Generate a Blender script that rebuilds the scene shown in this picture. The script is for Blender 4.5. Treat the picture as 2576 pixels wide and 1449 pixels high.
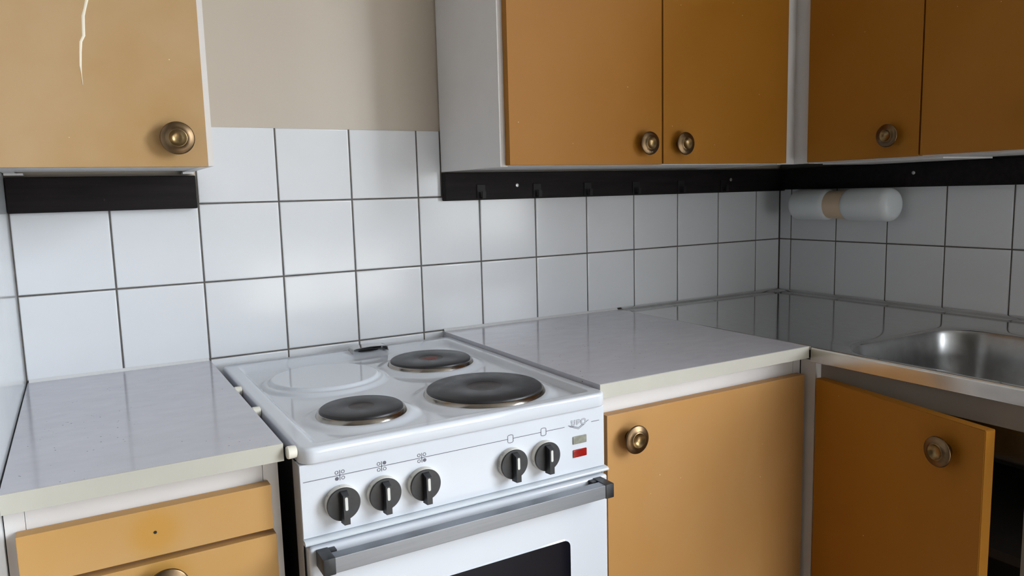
import bpy, bmesh, math, random
from mathutils import Vector, Matrix
random.seed(7)
S = bpy.context.scene
for o in list(bpy.data.objects): bpy.data.objects.remove(o)
C = S.collection
PI = math.pi

# ------------------------------------------------------------------ camera
def make_camera():
    f, yaw, pitch, roll = 1892.16, 0.52143, 0.125233, -0.026503
    loc = Vector((-0.054515, -1.567765, 1.212035))
    ca, sa, cb, sb = math.cos(yaw), math.sin(yaw), math.cos(pitch), math.sin(pitch)
    right = Vector((ca, -sa, 0)); fwd = Vector((sa*cb, ca*cb, -sb)); up = right.cross(fwd)
    r = math.cos(roll)*right + math.sin(roll)*up
    u = -math.sin(roll)*right + math.cos(roll)*up
    cam = bpy.data.cameras.new('camera')
    cam.sensor_fit = 'HORIZONTAL'; cam.sensor_width = 36.0
    cam.lens = 36.0*f/2576.0
    cam.clip_start = 0.02
    o = bpy.data.objects.new('camera', cam); C.objects.link(o)
    m = Matrix((r, u, -fwd)).transposed().to_4x4(); m.translation = loc
    o.matrix_world = m
    S.camera = o
make_camera()

# ------------------------------------------------------------------ light
S.view_settings.view_transform = 'Standard'
S.view_settings.look = 'None'
S.view_settings.gamma = 1.0
S.view_settings.use_curve_mapping = False
S.view_settings.exposure = -0.93
WIN_X0, WIN_X1, WIN_Z0, WIN_Z1 = 0.72, 1.74, 0.10, 0.92       # unseen low window in the rear wall, sized to brighten the lower fronts
SWY0, SWY1, SWZ0, SWZ1 = -2.78, -1.48, 0.95, 2.36              # window in the right wall, past the wall cabinets
REAR, FARX, CEIL = -2.85, -4.2, 2.55
RX = 1.7828                                                    # inner face of the right wall
world = bpy.data.worlds.new('overcast_sky'); S.world = world
world.use_nodes = True
bg = world.node_tree.nodes['Background']
bg.inputs['Strength'].default_value = 52.0
wn, wl = world.node_tree.nodes, world.node_tree.links          # overcast sky above the horizon, dull ground below it
wtc = wn.new('ShaderNodeTexCoord'); wsx = wn.new('ShaderNodeSeparateXYZ'); wl.new(wtc.outputs['Generated'], wsx.inputs[0])
wrp = wn.new('ShaderNodeValToRGB'); wl.new(wsx.outputs['Z'], wrp.inputs['Fac']); wl.new(wrp.outputs['Color'], bg.inputs['Color'])
wrp.color_ramp.elements[0].position = 0.0; wrp.color_ramp.elements[0].color = (0.25, 0.25, 0.24, 1)
wrp.color_ramp.elements[1].position = 0.03; wrp.color_ramp.elements[1].color = (0.86, 0.93, 1.0, 1)
def portal(loc, normal, w, h):
    pl = bpy.data.lights.new('window_daylight', 'AREA'); pl.shape = 'RECTANGLE'; pl.size = w; pl.size_y = h
    pl.cycles.is_portal = True
    po = bpy.data.objects.new('window_daylight', pl); C.objects.link(po)
    po.location = loc; po.rotation_euler = Vector(normal).to_track_quat('-Z', 'Z').to_euler()
portal(((WIN_X0+WIN_X1)/2, REAR-0.09, (WIN_Z0+WIN_Z1)/2), (0, 1, 0), WIN_X1-WIN_X0, WIN_Z1-WIN_Z0)
portal((RX+0.10, (SWY0+SWY1)/2, (SWZ0+SWZ1)/2), (-1, 0, 0), SWY1-SWY0, SWZ1-SWZ0)

# ------------------------------------------------------------------ materials
def lin(r, g, b):
    f = lambda c: (c/255/12.92) if c/255 <= 0.04045 else ((c/255+0.055)/1.055)**2.4
    return (f(r), f(g), f(b))
MATS = {}
def M(name, col, rough=0.5, metal=0.0, coat=0.0, coat_rough=0.1, var=0.04, vscale=6.0, bump=0.0, bscale=150.0,
      stretch=(1, 1, 1), spec=0.5, trans=0.0, rvar=0.0, specks=None, sss=0.0):
    m = bpy.data.materials.new(name); m.use_nodes = True
    nt = m.node_tree; N = nt.nodes; L = nt.links
    p = N['Principled BSDF']
    tc = N.new('ShaderNodeTexCoord'); mp = N.new('ShaderNodeMapping')
    mp.inputs['Scale'].default_value = stretch
    L.new(tc.outputs['Object'], mp.inputs['Vector'])
    nz = N.new('ShaderNodeTexNoise'); nz.inputs['Scale'].default_value = vscale; nz.inputs['Detail'].default_value = 4
    L.new(mp.outputs['Vector'], nz.inputs['Vector'])
    rp = N.new('ShaderNodeValToRGB')
    rp.color_ramp.elements[0].position = 0.3; rp.color_ramp.elements[1].position = 0.7
    rp.color_ramp.elements[0].color = tuple(max(0, c*(1-var)) for c in col)+(1,)
    rp.color_ramp.elements[1].color = tuple(min(1, c*(1+var)) for c in col)+(1,)
    L.new(nz.outputs['Fac'], rp.inputs['Fac'])
    out = rp.outputs['Color']
    if specks:
        scol, sscale, sthr = specks
        vo = N.new('ShaderNodeTexVoronoi'); vo.inputs['Scale'].default_value = sscale
        L.new(tc.outputs['Object'], vo.inputs['Vector'])
        n2 = N.new('ShaderNodeTexNoise'); n2.inputs['Scale'].default_value = sscale*0.13
        L.new(tc.outputs['Object'], n2.inputs['Vector'])
        ad = N.new('ShaderNodeMath'); ad.operation = 'MULTIPLY_ADD'
        L.new(n2.outputs['Fac'], ad.inputs[0]); ad.inputs[1].default_value = 0.55; L.new(vo.outputs['Distance'], ad.inputs[2])
        lt = N.new('ShaderNodeMath'); lt.operation = 'LESS_THAN'; L.new(ad.outputs[0], lt.inputs[0]); lt.inputs[1].default_value = sthr
        mx = N.new('ShaderNodeMix'); mx.data_type = 'RGBA'
        L.new(lt.outputs[0], mx.inputs['Factor']); L.new(out, mx.inputs['A']); mx.inputs['B'].default_value = scol+(1,)
        out = mx.outputs['Result']
    L.new(out, p.inputs['Base Color'])
    p.inputs['Roughness'].default_value = rough
    p.inputs['Metallic'].default_value = metal
    p.inputs['Coat Weight'].default_value = coat
    p.inputs['Coat Roughness'].default_value = coat_rough
    p.inputs['Specular IOR Level'].default_value = spec
    p.inputs['Transmission Weight'].default_value = trans
    if sss:
        p.inputs['Subsurface Weight'].default_value = sss; p.inputs['Subsurface Radius'].default_value = (0.02, 0.02, 0.02)
    if rvar:
        mr = N.new('ShaderNodeMapRange'); L.new(nz.outputs['Fac'], mr.inputs['Value'])
        mr.inputs['From Min'].default_value = 0.3; mr.inputs['From Max'].default_value = 0.7
        mr.inputs['To Min'].default_value = max(0.01, rough-rvar); mr.inputs['To Max'].default_value = rough+rvar
        L.new(mr.outputs['Result'], p.inputs['Roughness'])
    if bump:
        b = N.new('ShaderNodeBump'); b.inputs['Strength'].default_value = bump; b.inputs['Distance'].default_value = 0.001
        nb = N.new('ShaderNodeTexNoise'); nb.inputs['Scale'].default_value = bscale; nb.inputs['Detail'].default_value = 3
        L.new(mp.outputs['Vector'], nb.inputs['Vector']); L.new(nb.outputs['Fac'], b.inputs['Height'])
        L.new(b.outputs['Normal'], p.inputs['Normal'])
    MATS[name] = m
    return m

TILE = M('white_glazed_tile', (0.76, 0.77, 0.79), 0.15, spec=0.40, var=0.015, vscale=9, bump=0.012, bscale=14)
GROUT = M('dark_grout', lin(98, 93, 88), 0.9, var=0.2, vscale=60, bump=0.3)
WALLP = M('beige_wall_paint', lin(196, 184, 168), 0.35, var=0.02, vscale=5, bump=0.05, bscale=300)
WALLW = M('grey_wall_paint', (0.13, 0.13, 0.125), 0.6, var=0.03)
WALLG = M('glossy_white_wall_paint', (0.66, 0.68, 0.69), 0.12, var=0.03, bump=0.08, bscale=120)
WALLB = M('pale_wall_paint', (0.42, 0.42, 0.41), 0.6, var=0.02)
CEILM = M('ceiling_paint', (0.58, 0.58, 0.57), 0.8, var=0.02)
FLOORM = M('brown_linoleum', lin(165, 145, 122), 0.45, var=0.15, vscale=10)
CARC = M('white_carcass_paint', (0.73, 0.71, 0.70), 0.4, var=0.03, vscale=8)
CARCSHADE = M('shade_painted_cupboard_inside', lin(58, 50, 44), 0.8, var=0.1)  # white panels given a dark colour to stand in for the shade inside
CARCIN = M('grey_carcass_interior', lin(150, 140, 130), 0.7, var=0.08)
WTOP = M('grey_speckled_laminate', lin(191, 190, 198), 0.12, var=0.03, vscale=25, bump=0.02, bscale=60, stretch=(1, 2, 1), rvar=0.03,
         specks=(lin(70, 66, 64), 110.0, 0.305))
WEDGE = M('beige_edge_strip', lin(187, 184, 173), 0.45, var=0.03, vscale=15)
CAULK = M('white_sealant', (0.7, 0.7, 0.7), 0.4, var=0.04)
BOARD = M('black_stained_wood', (0.009, 0.0065, 0.0065), 0.6, spec=0.18, var=0.4, vscale=8, stretch=(1, 12, 12), bump=0.25, bscale=40)
BLACKP = M('black_plastic', (0.022, 0.023, 0.026), 0.42, var=0.35, vscale=60, rvar=0.1)
HOOKM = M('black_hook_plastic', (0.012, 0.010, 0.011), 0.5, spec=0.25, var=0.2)
ENAM = M('white_enamel', (0.66, 0.69, 0.745), 0.07, var=0.01, vscale=6)
STOVESIDE = M('dark_stove_side', (0.012, 0.012, 0.013), 0.5, var=0.1)
PANELSIDE = M('grey_panel_edge', lin(170, 164, 158), 0.4, var=0.05)
PLATE = M('cast_iron_hotplate', (0.020, 0.020, 0.023), 0.42, var=0.35, vscale=35, bump=0.12, bscale=240, rvar=0.06)
PLATEC = M('hotplate_centre', (0.035, 0.026, 0.025), 0.5, var=0.4, vscale=60)
RUST = M('red_paint_dot', (0.16, 0.028, 0.018), 0.6, var=0.5, vscale=150)
RING = M('steel_spill_ring', (0.33, 0.30, 0.265), 0.20, metal=1.0, var=0.15, vscale=40)
CHROME = M('chrome', (0.50, 0.49, 0.48), 0.10, metal=1.0, var=0.05)
ALU = M('brushed_aluminium', (0.26, 0.275, 0.30), 0.40, metal=0.8, var=0.05, vscale=12, stretch=(1, 30, 30), bump=0.05, bscale=60)
STEEL = M('stainless_steel', (0.62, 0.61, 0.60), 0.10, metal=1.0, var=0.06, vscale=20, stretch=(3, 1, 1), bump=0.04, bscale=25)
BOWLM = M('brushed_steel_bowl', (0.30, 0.295, 0.29), 0.30, metal=1.0, var=0.12, vscale=30)
APRON = M('steel_apron', (0.50, 0.46, 0.41), 0.20, metal=1.0, var=0.10, vscale=18, bump=0.06, bscale=30)
BRASS = M('brass_dish', (0.27, 0.185, 0.088), 0.33, metal=1.0, var=0.12, vscale=60)
BRONZE = M('aged_bronze', (0.17, 0.112, 0.062), 0.36, metal=1.0, var=0.25, vscale=45)
GLASSB = M('black_oven_glass', (0.005, 0.005, 0.009), 0.08, spec=0.15, var=0.1)
INK = M('grey_print', lin(92, 92, 104), 0.5, var=0.02)
INKL = M('pale_print', lin(150, 148, 142), 0.5, var=0.02)
WHITEP = M('white_print', (0.74, 0.76, 0.80), 0.3, var=0.02)
BEIGEP = M('ivory_plastic', lin(212, 208, 200), 0.4, var=0.03)
POINT = M('pointer_white', (0.68, 0.68, 0.64), 0.4, var=0.03)
BUMPM = M('cream_rubber', lin(226, 222, 208), 0.45, var=0.03)
LENSG = M('clear_indicator_lens', lin(140, 140, 128), 0.15, var=0.2, vscale=150)
LENSR = M('red_indicator_lens', (0.28, 0.012, 0.008), 0.15, var=0.2, vscale=150)
OPAL = M('opal_glass', (0.84, 0.88, 0.90), 0.28, var=0.02, coat=0.3, sss=0.15)
SOCK = M('beige_socket', lin(232, 206, 174), 0.45, var=0.03)
SCREWM = M('zinc_screw', (0.45, 0.45, 0.44), 0.35, metal=0.8, var=0.1)
FRAMEM = M('white_window_frame', (0.75, 0.75, 0.74), 0.4, var=0.02)
PAINTW = M('cream_paint_streak', lin(236, 226, 206), 0.5, var=0.05)
DARKHOLE = M('dark_hole', (0.01, 0.008, 0.006), 0.8, var=0.1)

def door_mat(name, col, fade, stains=(), edge=None):
    """ochre painted board: cloudy fading, tiny pale specks, unfaded round stains (object space, metres)."""
    m = M(name, col, 0.50, var=0.0, spec=0.25, bump=0.05, bscale=260)
    nt = m.node_tree; N = nt.nodes; L = nt.links; p = N['Principled BSDF']
    tc = N.new('ShaderNodeTexCoord')
    n1 = N.new('ShaderNodeTexNoise'); n1.inputs['Scale'].default_value = 3.5; n1.inputs['Detail'].default_value = 5
    L.new(tc.outputs['Object'], n1.inputs['Vector'])
    r1 = N.new('ShaderNodeMapRange'); r1.inputs['From Min'].default_value = 0.35; r1.inputs['From Max'].default_value = 0.65
    L.new(n1.outputs['Fac'], r1.inputs['Value'])
    mx = N.new('ShaderNodeMix'); mx.data_type = 'RGBA'
    L.new(r1.outputs['Result'], mx.inputs['Factor']); mx.inputs['A'].default_value = col+(1,); mx.inputs['B'].default_value = fade+(1,)
    out = mx.outputs['Result']
    for (sx, sz, rad, scol) in stains:
        sub = N.new('ShaderNodeVectorMath'); sub.operation = 'SUBTRACT'
        L.new(tc.outputs['Object'], sub.inputs[0]); sub.inputs[1].default_value = (sx, 0, sz)
        mul = N.new('ShaderNodeVectorMath'); mul.operation = 'MULTIPLY'
        L.new(sub.outputs[0], mul.inputs[0]); mul.inputs[1].default_value = (1, 0, 1)
        ln = N.new('ShaderNodeVectorMath'); ln.operation = 'LENGTH'; L.new(mul.outputs[0], ln.inputs[0])
        mr = N.new('ShaderNodeMapRange'); mr.interpolation_type = 'SMOOTHSTEP'
        L.new(ln.outputs['Value'], mr.inputs['Value'])
        mr.inputs['From Min'].default_value = rad*0.25; mr.inputs['From Max'].default_value = rad
        mr.inputs['To Min'].default_value = 0.75; mr.inputs['To Max'].default_value = 0.0
        m2 = N.new('ShaderNodeMix'); m2.data_type = 'RGBA'
        L.new(mr.outputs['Result'], m2.inputs['Factor']); L.new(out, m2.inputs['A']); m2.inputs['B'].default_value = scol+(1,)
        out = m2.outputs['Result']
    vo = N.new('ShaderNodeTexVoronoi'); vo.inputs['Scale'].default_value = 26; L.new(tc.outputs['Object'], vo.inputs['Vector'])
    lt = N.new('ShaderNodeMath'); lt.operation = 'LESS_THAN'; L.new(vo.outputs['Distance'], lt.inputs[0]); lt.inputs[1].default_value = 0.022
    m3 = N.new('ShaderNodeMix'); m3.data_type = 'RGBA'
    L.new(lt.outputs[0], m3.inputs['Factor']); L.new(out, m3.inputs['A']); m3.inputs['B'].default_value = lin(224, 205, 165)+(1,)
    L.new(m3.outputs['Result'], p.inputs['Base Color'])
    return m
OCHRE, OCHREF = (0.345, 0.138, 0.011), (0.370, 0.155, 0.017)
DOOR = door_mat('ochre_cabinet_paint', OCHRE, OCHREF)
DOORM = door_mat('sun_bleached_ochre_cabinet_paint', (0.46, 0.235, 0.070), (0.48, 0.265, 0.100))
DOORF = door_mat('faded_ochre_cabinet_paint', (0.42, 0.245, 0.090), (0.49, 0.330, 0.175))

# ------------------------------------------------------------------ mesh helpers
def nb(): return bmesh.new()
def box(bm, x0, x1, y0, y1, z0, z1, bev=0.0, seg=2, mi=0):
    vs = [bm.verts.new(v) for v in ((x0,y0,z0),(x1,y0,z0),(x1,y1,z0),(x0,y1,z0),(x0,y0,z1),(x1,y0,z1),(x1,y1,z1),(x0,y1,z1))]
    fs = [bm.faces.new([vs[i] for i in q]) for q in ((0,3,2,1),(4,5,6,7),(0,1,5,4),(1,2,6,5),(2,3,7,6),(3,0,4,7))]
    for f in fs: f.material_index = mi
    if bev:
        es = list({e for f in fs for e in f.edges})
        bmesh.ops.bevel(bm, geom=es, offset=bev, segments=seg, profile=0.6, affect='EDGES')
def prism(bm, pts, a, b, axis='y', mi=0):
    """closed 2-D outline extruded from a to b; pts are the two other axes in xyz order."""
    def P(u, v, w): return {'y': (u, w, v), 'x': (w, u, v), 'z': (u, v, w)}[axis]
    A = [bm.verts.new(P(u, v, a)) for u, v in pts]; B = [bm.verts.new(P(u, v, b)) for u, v in pts]
    n = len(pts); fs = []
    fs.append(bm.faces.new(A)); fs.append(bm.faces.new(B[::-1]))
    for i in range(n): fs.append(bm.faces.new((A[i], B[i], B[(i+1) % n], A[(i+1) % n])))
    for f in fs: f.material_index = mi
    return fs
def lathe(bm, prof, seg=48, c=(0,0,0), axis='y', mis=None, caps=(True, True)):
    """revolve (radius, height) about an axis through c; 'y' grows towards -y, 'z' towards +z, 'x' towards -x, 'Y' towards +y."""
    rings = []
    for r, h in prof:
        ring = []
        for k in range(seg):
            a = 2*PI*k/seg; p, q = r*math.cos(a), r*math.sin(a)
            v = {'y': (p, -h, q), 'Y': (p, h, -q), 'z': (p, q, h), 'x': (-h, p, -q)}[axis]
            ring.append(bm.verts.new((c[0]+v[0], c[1]+v[1], c[2]+v[2])))
        rings.append(ring)
    for i in range(len(rings)-1):
        for k in range(seg):
            f = bm.faces.new((rings[i][k], rings[i][(k+1) % seg], rings[i+1][(k+1) % seg], rings[i+1][k]))
            if mis: f.material_index = mis[i]
    if caps[0]: bm.faces.new(rings[0][::-1])
    if caps[1]:
        f = bm.faces.new(rings[-1])
        if mis: f.material_index = mis[-1]
def rrect(x0, x1, y0, y1, r, n=6):
    pts = []
    for cx, cy, a0 in ((x1-r, y1-r, 0), (x0+r, y1-r, PI/2), (x0+r, y0+r, PI), (x1-r, y0+r, 1.5*PI)):
        for k in range(n+1):
            a = a0+PI/2*k/n; pts.append((cx+r*math.cos(a), cy+r*math.sin(a)))
    return pts
WL = {}                     # world location of every object's origin (no parent is ever rotated)
def link(name, data, parent, loc, rotz=0.0):
    o = bpy.data.objects.new(name, data); C.objects.link(o)
    base = Vector((0, 0, 0))
    if parent is not None:
        o.parent = parent; base = WL[parent.name]
    o.location = Vector(loc)-base
    if rotz: o.rotation_euler = (0, 0, rotz)
    WL[o.name] = Vector(loc)
    return o
def obj(name, bm, mats, parent=None, smooth=True, origin=None, angle=35):
    bmesh.ops.recalc_face_normals(bm, faces=bm.faces)
    co = [v.co for v in bm.verts]
    lo = Vector((min(c[i] for c in co) for i in range(3))); hi = Vector((max(c[i] for c in co) for i in range(3)))
    c = Vector(origin) if origin is not None else (lo+hi)/2
    for v in bm.verts: v.co -= c
    me = bpy.data.meshes.new(name); bm.to_mesh(me); bm.free()
    for m in (mats if isinstance(mats, (list, tuple)) else [mats]): me.materials.append(m)
    if smooth:
        me.polygons.foreach_set('use_smooth', [True]*len(me.polygons)); me.set_sharp_from_angle(angle=math.radians(angle))
    return link(name, me, parent, c)
def wn(o):                  # keep the large flat faces of a bevelled board truly flat
    m = o.modifiers.new('weighted_normal', 'WEIGHTED_NORMAL'); m.keep_sharp = True; m.weight = 100
    return o
def pbox(name, b, mat, parent=None, bev=0.0, seg=2):
    bm = nb(); box(bm, *b, bev=bev, seg=seg); o = obj(name, bm, mat, parent, angle=40); return wn(o) if bev else o
def thing(name, loc, label, cat, group=None):
    o = link(name, None, None, loc); o.empty_display_size = 0.05
    return tag(o, label, cat, group)
def tag(o, label, cat, group=None):
    o['label'] = label; o['category'] = cat
    if group: o['group'] = group
    return o
def struct(o): o['kind'] = 'structure'; return o

# ------------------------------------------------------------------ room shell
LX = -0.1553                # face of the left wall return
PX = 0.153                  # tile pitch
ZB = 1.0549                 # height of the middle tile joint
struct(pbox('floor', (FARX, RX, REAR, 0.0, -0.06, 0.0), FLOORM))
struct(pbox('ceiling', (FARX, RX+0.15, REAR-0.1, 0.12, CEIL, CEIL+0.08), CEILM))
wall_back = struct(pbox('wall_back', (FARX-0.1, RX+0.15, 0.0035, 0.12, 0.0, CEIL), WALLP))
bm = nb()
box(bm, RX+0.0035, RX+0.15, REAR, SWY0, 0, CEIL); box(bm, RX+0.0035, RX+0.15, SWY1, 0.0035, 0, CEIL)
box(bm, RX+0.0035, RX+0.15, SWY0, SWY1, 0, SWZ0); box(bm, RX+0.0035, RX+0.15, SWY0, SWY1, SWZ1, CEIL)
wall_right = struct(obj('wall_right', bm, WALLW, smooth=False))
struct(pbox('wall_left', (LX-0.10, LX, -0.70, 0.0035, 0.0, CEIL), WALLG))
bm = nb()
box(bm, FARX-0.1, WIN_X0, REAR-0.12, REAR, 0, CEIL); box(bm, WIN_X1, RX+0.15, REAR-0.12, REAR, 0, CEIL)
box(bm, WIN_X0, WIN_X1, REAR-0.12, REAR, 0, WIN_Z0); box(bm, WIN_X0, WIN_X1, REAR-0.12, REAR, WIN_Z1, CEIL)
struct(obj('wall_rear', bm, WALLB, smooth=False))
struct(pbox('wall_far', (FARX-0.1, FARX, REAR, 0.0, 0.0, CEIL), WALLW))
bm = nb()
for (a, b, c, d) in ((WIN_X0, WIN_X0+0.05, WIN_Z0, WIN_Z1), (WIN_X1-0.05, WIN_X1, WIN_Z0, WIN_Z1),
                     (WIN_X0+0.05, WIN_X1-0.05, WIN_Z0, WIN_Z0+0.05), (WIN_X0+0.05, WIN_X1-0.05, WIN_Z1-0.05, WIN_Z1)):
    box(bm, a, b, REAR-0.08, REAR-0.03, c, d)
win = struct(obj('window_1', bm, FRAMEM, smooth=False))
xm = (WIN_X0+WIN_X1)/2
pbox('mullion', (xm-0.02, xm+0.02, REAR-0.075, REAR-0.035, WIN_Z0+0.05, WIN_Z1-0.05), FRAMEM, win)
gm = bpy.data.materials.new('window_pane_glass'); gm.use_nodes = True
nt = gm.node_tree; nt.nodes.remove(nt.nodes['Principled BSDF'])
tr = nt.nodes.new('ShaderNodeBsdfTransparent'); gl = nt.nodes.new('ShaderNodeBsdfGlossy'); gl.inputs['Roughness'].default_value = 0.02
ms = nt.nodes.new('ShaderNodeMixShader'); ms.inputs['Fac'].default_value = 0.05
nt.links.new(tr.outputs[0], ms.inputs[1]); nt.links.new(gl.outputs[0], ms.inputs[2]); nt.links.new(ms.outputs[0], nt.nodes['Material Output'].inputs['Surface'])
for a, b in ((WIN_X0+0.05, xm-0.02), (xm+0.02, WIN_X1-0.05)):
    pbox('pane', (a, b, REAR-0.056, REAR-0.052, WIN_Z0+0.05, WIN_Z1-0.05), gm, win)

bm = nb()
for (a, b, c, d) in ((SWY0, SWY0+0.05, SWZ0, SWZ1), (SWY1-0.05, SWY1, SWZ0, SWZ1), (SWY0+0.05, SWY1-0.05, SWZ0, SWZ0+0.05), (SWY0+0.05, SWY1-0.05, SWZ1-0.05, SWZ1)):
    box(bm, RX+0.03, RX+0.08, a, b, c, d)
win2 = struct(obj('window_2', bm, FRAMEM, smooth=False))
ym = (SWY0+SWY1)/2
pbox('mullion', (RX+0.035, RX+0.075, ym-0.02, ym+0.02, SWZ0+0.05, SWZ1-0.05), FRAMEM, win2)
for a, b in ((SWY0+0.05, ym-0.02), (ym+0.02, SWY1-0.05)):
    pbox('pane', (RX+0.052, RX+0.056, a, b, SWZ0+0.05, SWZ1-0.05), gm, win2)

# grout beds (recessed 1.6 mm behind the tile faces)
obj('grout', (lambda b: (box(b, LX, RX+0.0035, 0.0016, 0.0035, 0.70, 1.2075), box(b, 0.1530, 0.6690, 0.0016, 0.0035, 1.2075, 1.3545), b)[2])(nb()), GROUT, wall_back, smooth=False)
obj('grout', (lambda b: (box(b, RX+0.0016, RX+0.0035, -1.24, 0.0016, 0.70, 1.2075), b)[1])(nb()), GROUT, wall_right, smooth=False)

TILE_MESH = {}
def tile_mesh(w, h):
    k = (round(w, 4), round(h, 4))
    if k in TILE_MESH: return TILE_MESH[k]
    bm = nb(); r = 0.0016; d = 0.0034
    rings = []
    for ins, y in ((0, d), (0, r*0.9), (r*0.3, r*0.28), (r*1.1, 0.0), (r*1.1+0.0015, 0.0)):
        rings.append([bm.verts.new((sx*(w/2-ins), y, sz*(h/2-ins))) for sx, sz in ((-1,-1),(1,-1),(1,1),(-1,1))])
    for a, b in zip(rings, rings[1:]):
        for i in range(4): bm.faces.new((a[i], a[(i+1) % 4], b[(i+1) % 4], b[i]))
    bm.faces.new(rings[-1])
    bmesh.ops.recalc_face_normals(bm, faces=bm.faces)
    for f in bm.faces:
        if f.normal.y > 0.9: f.normal_flip()
    me = bpy.data.meshes.new('tile'); bm.to_mesh(me); bm.free(); me.materials.append(TILE)
    me.polygons.foreach_set('use_smooth', [True]*len(me.polygons)); me.set_sharp_from_angle(angle=math.radians(75))
    TILE_MESH[k] = me
    return me
J = 0.0030
def put_tile(wall, u0, u1, z0, z1):
    w, h = u1-u0, z1-z0; me = tile_mesh(w, h)
    t = lambda: random.uniform(-0.0016, 0.0016)
    if wall is wall_back:
        o = link('tile', me, wall, ((u0+u1)/2, 0.0, (z0+z1)/2)); o.rotation_euler = (t(), 0, t())
    else:       # right wall: u runs towards the viewer (-y)
        o = link('tile', me, wall, (RX, -(u0+u1)/2, (z0+z1)/2)); o.rotation_euler = (t(), 0, -PI/2+t())
xj = [LX+0.0008]+[i*PX for i in range(0, 12)]+[RX-0.0005]
rows = [(ZB-2*PX, ZB-PX), (ZB-PX, ZB), (ZB, ZB+PX)]
for zi, (za, zb) in enumerate(rows):
    for a, b in zip(xj, xj[1:]):
        if zi == 0 and (b < 0.16 or a > 0.65): continue           # below the worktops nothing shows
        put_tile(wall_back, a+J/2, b-J/2, za+J/2, zb-J/2)
for a, b in ((PX, 2*PX), (2*PX, 3*PX), (3*PX, 4*PX), (4*PX, 0.6690)):
    put_tile(wall_back, a+J/2, b-J/2, ZB+PX+J/2, 1.3545)
OFF = 0.0420
yj = [0.0005, OFF]+[OFF+0.1535*i for i in range(1, 9)]
for za, zb in rows[1:]:
    for a, b in zip(yj, yj[1:]): put_tile(wall_right, a+J/2, b-J/2, za+J/2, zb-J/2)

# ------------------------------------------------------------------ cabinet knob (one mesh, facing -y)
bm = nb()
prof = [(0.0115, 0.0), (0.0115, 0.002), (0.0090, 0.004), (0.0085, 0.0130), (0.0110, 0.0150), (0.0215, 0.0158), (0.0240, 0.0168), (0.0247, 0.0182),
        (0.0243, 0.0196), (0.0232, 0.0204), (0.0185, 0.0216), (0.0142, 0.0232), (0.0135, 0.0240), (0.0127, 0.0242), (0.0119, 0.0235), (0.0095, 0.0206), (0.0060, 0.0188), (0.0025, 0.0180)]
lathe(bm, prof, 48, axis='y', mis=[0]*12+[1]*5+[1])
bmesh.ops.recalc_face_normals(bm, faces=bm.faces)
KNOB = bpy.data.meshes.new('knob'); bm.to_mesh(KNOB); bm.free()
KNOB.materials.append(BRONZE); KNOB.materials.append(BRASS)
KNOB.polygons.foreach_set('use_smooth', [True]*len(KNOB.polygons)); KNOB.set_sharp_from_angle(angle=math.radians(50))
def knob(parent, loc, rotz=0.0):
    o = link('knob', KNOB, parent, loc, rotz)
    o['label'] = 'round bronze knob with a dished centre'
    return o

# ------------------------------------------------------------------ upper cabinets
# left wall cabinet
ul = thing('wall_cabinet', (-0.005, -0.14, 1.2675), 'wall cabinet at the left with a faded ochre door and a cream paint streak', 'cabinet')
bm = nb()
box(bm, LX+0.002, LX+0.018, -0.275, -0.001, 1.2678, 1.92); box(bm, 0.1285, 0.1445, -0.275, -0.001, 1.2678, 1.92)
box(bm, LX+0.018, 0.1285, -0.274, -0.034, 1.2695, 1.2855); box(bm, LX+0.018, 0.1285, -0.275, -0.001, 1.904, 1.92)
box(bm, LX+0.018, 0.1285, -0.040, -0.034, 1.2855, 1.904)
obj('body', bm, CARC, ul, smooth=False)
pbox('hanging_cleat', (LX+0.002, LX+0.030, -0.034, -0.0005, 1.2640, 1.2677), CARC, ul)
pbox('hanging_cleat', (0.1260, 0.1445, -0.034, -0.0005, 1.2640, 1.2677), CARC, ul)
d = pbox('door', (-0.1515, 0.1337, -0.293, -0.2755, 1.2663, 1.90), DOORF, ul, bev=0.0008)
knob(d, (0.0897, -0.293, 1.3085))
bm = nb()
st = [(-0.0139, 1.5034, .0021), (-0.0170, 1.492, .0018), (-0.0203, 1.4808, .0021), (-0.0212, 1.466, .0020), (-0.0219, 1.4531, .0020), (-0.0262, 1.4445, .0019),
      (-0.0280, 1.430, .0016), (-0.0295, 1.4109, .0015), (-0.0292, 1.400, .0006), (-0.0288, 1.384, .0003)]
st = [(-0.0125, 1.56, .002), (-0.0118, 1.53, .002)]+st
vv = [[bm.verts.new((x+s*w, y, z)) for s, y in ((-1, -0.2931), (-0.5, -0.2936), (0.5, -0.2936), (1, -0.2931))] for x, z, w in st]
for a, b in zip(vv, vv[1:]):
    for i in range(3): bm.faces.new((a[i], a[i+1], b[i+1], b[i]))
o = obj('paint_streak', bm, PAINTW, d); o['label'] = 'cream paint drip running down the door'

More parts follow.
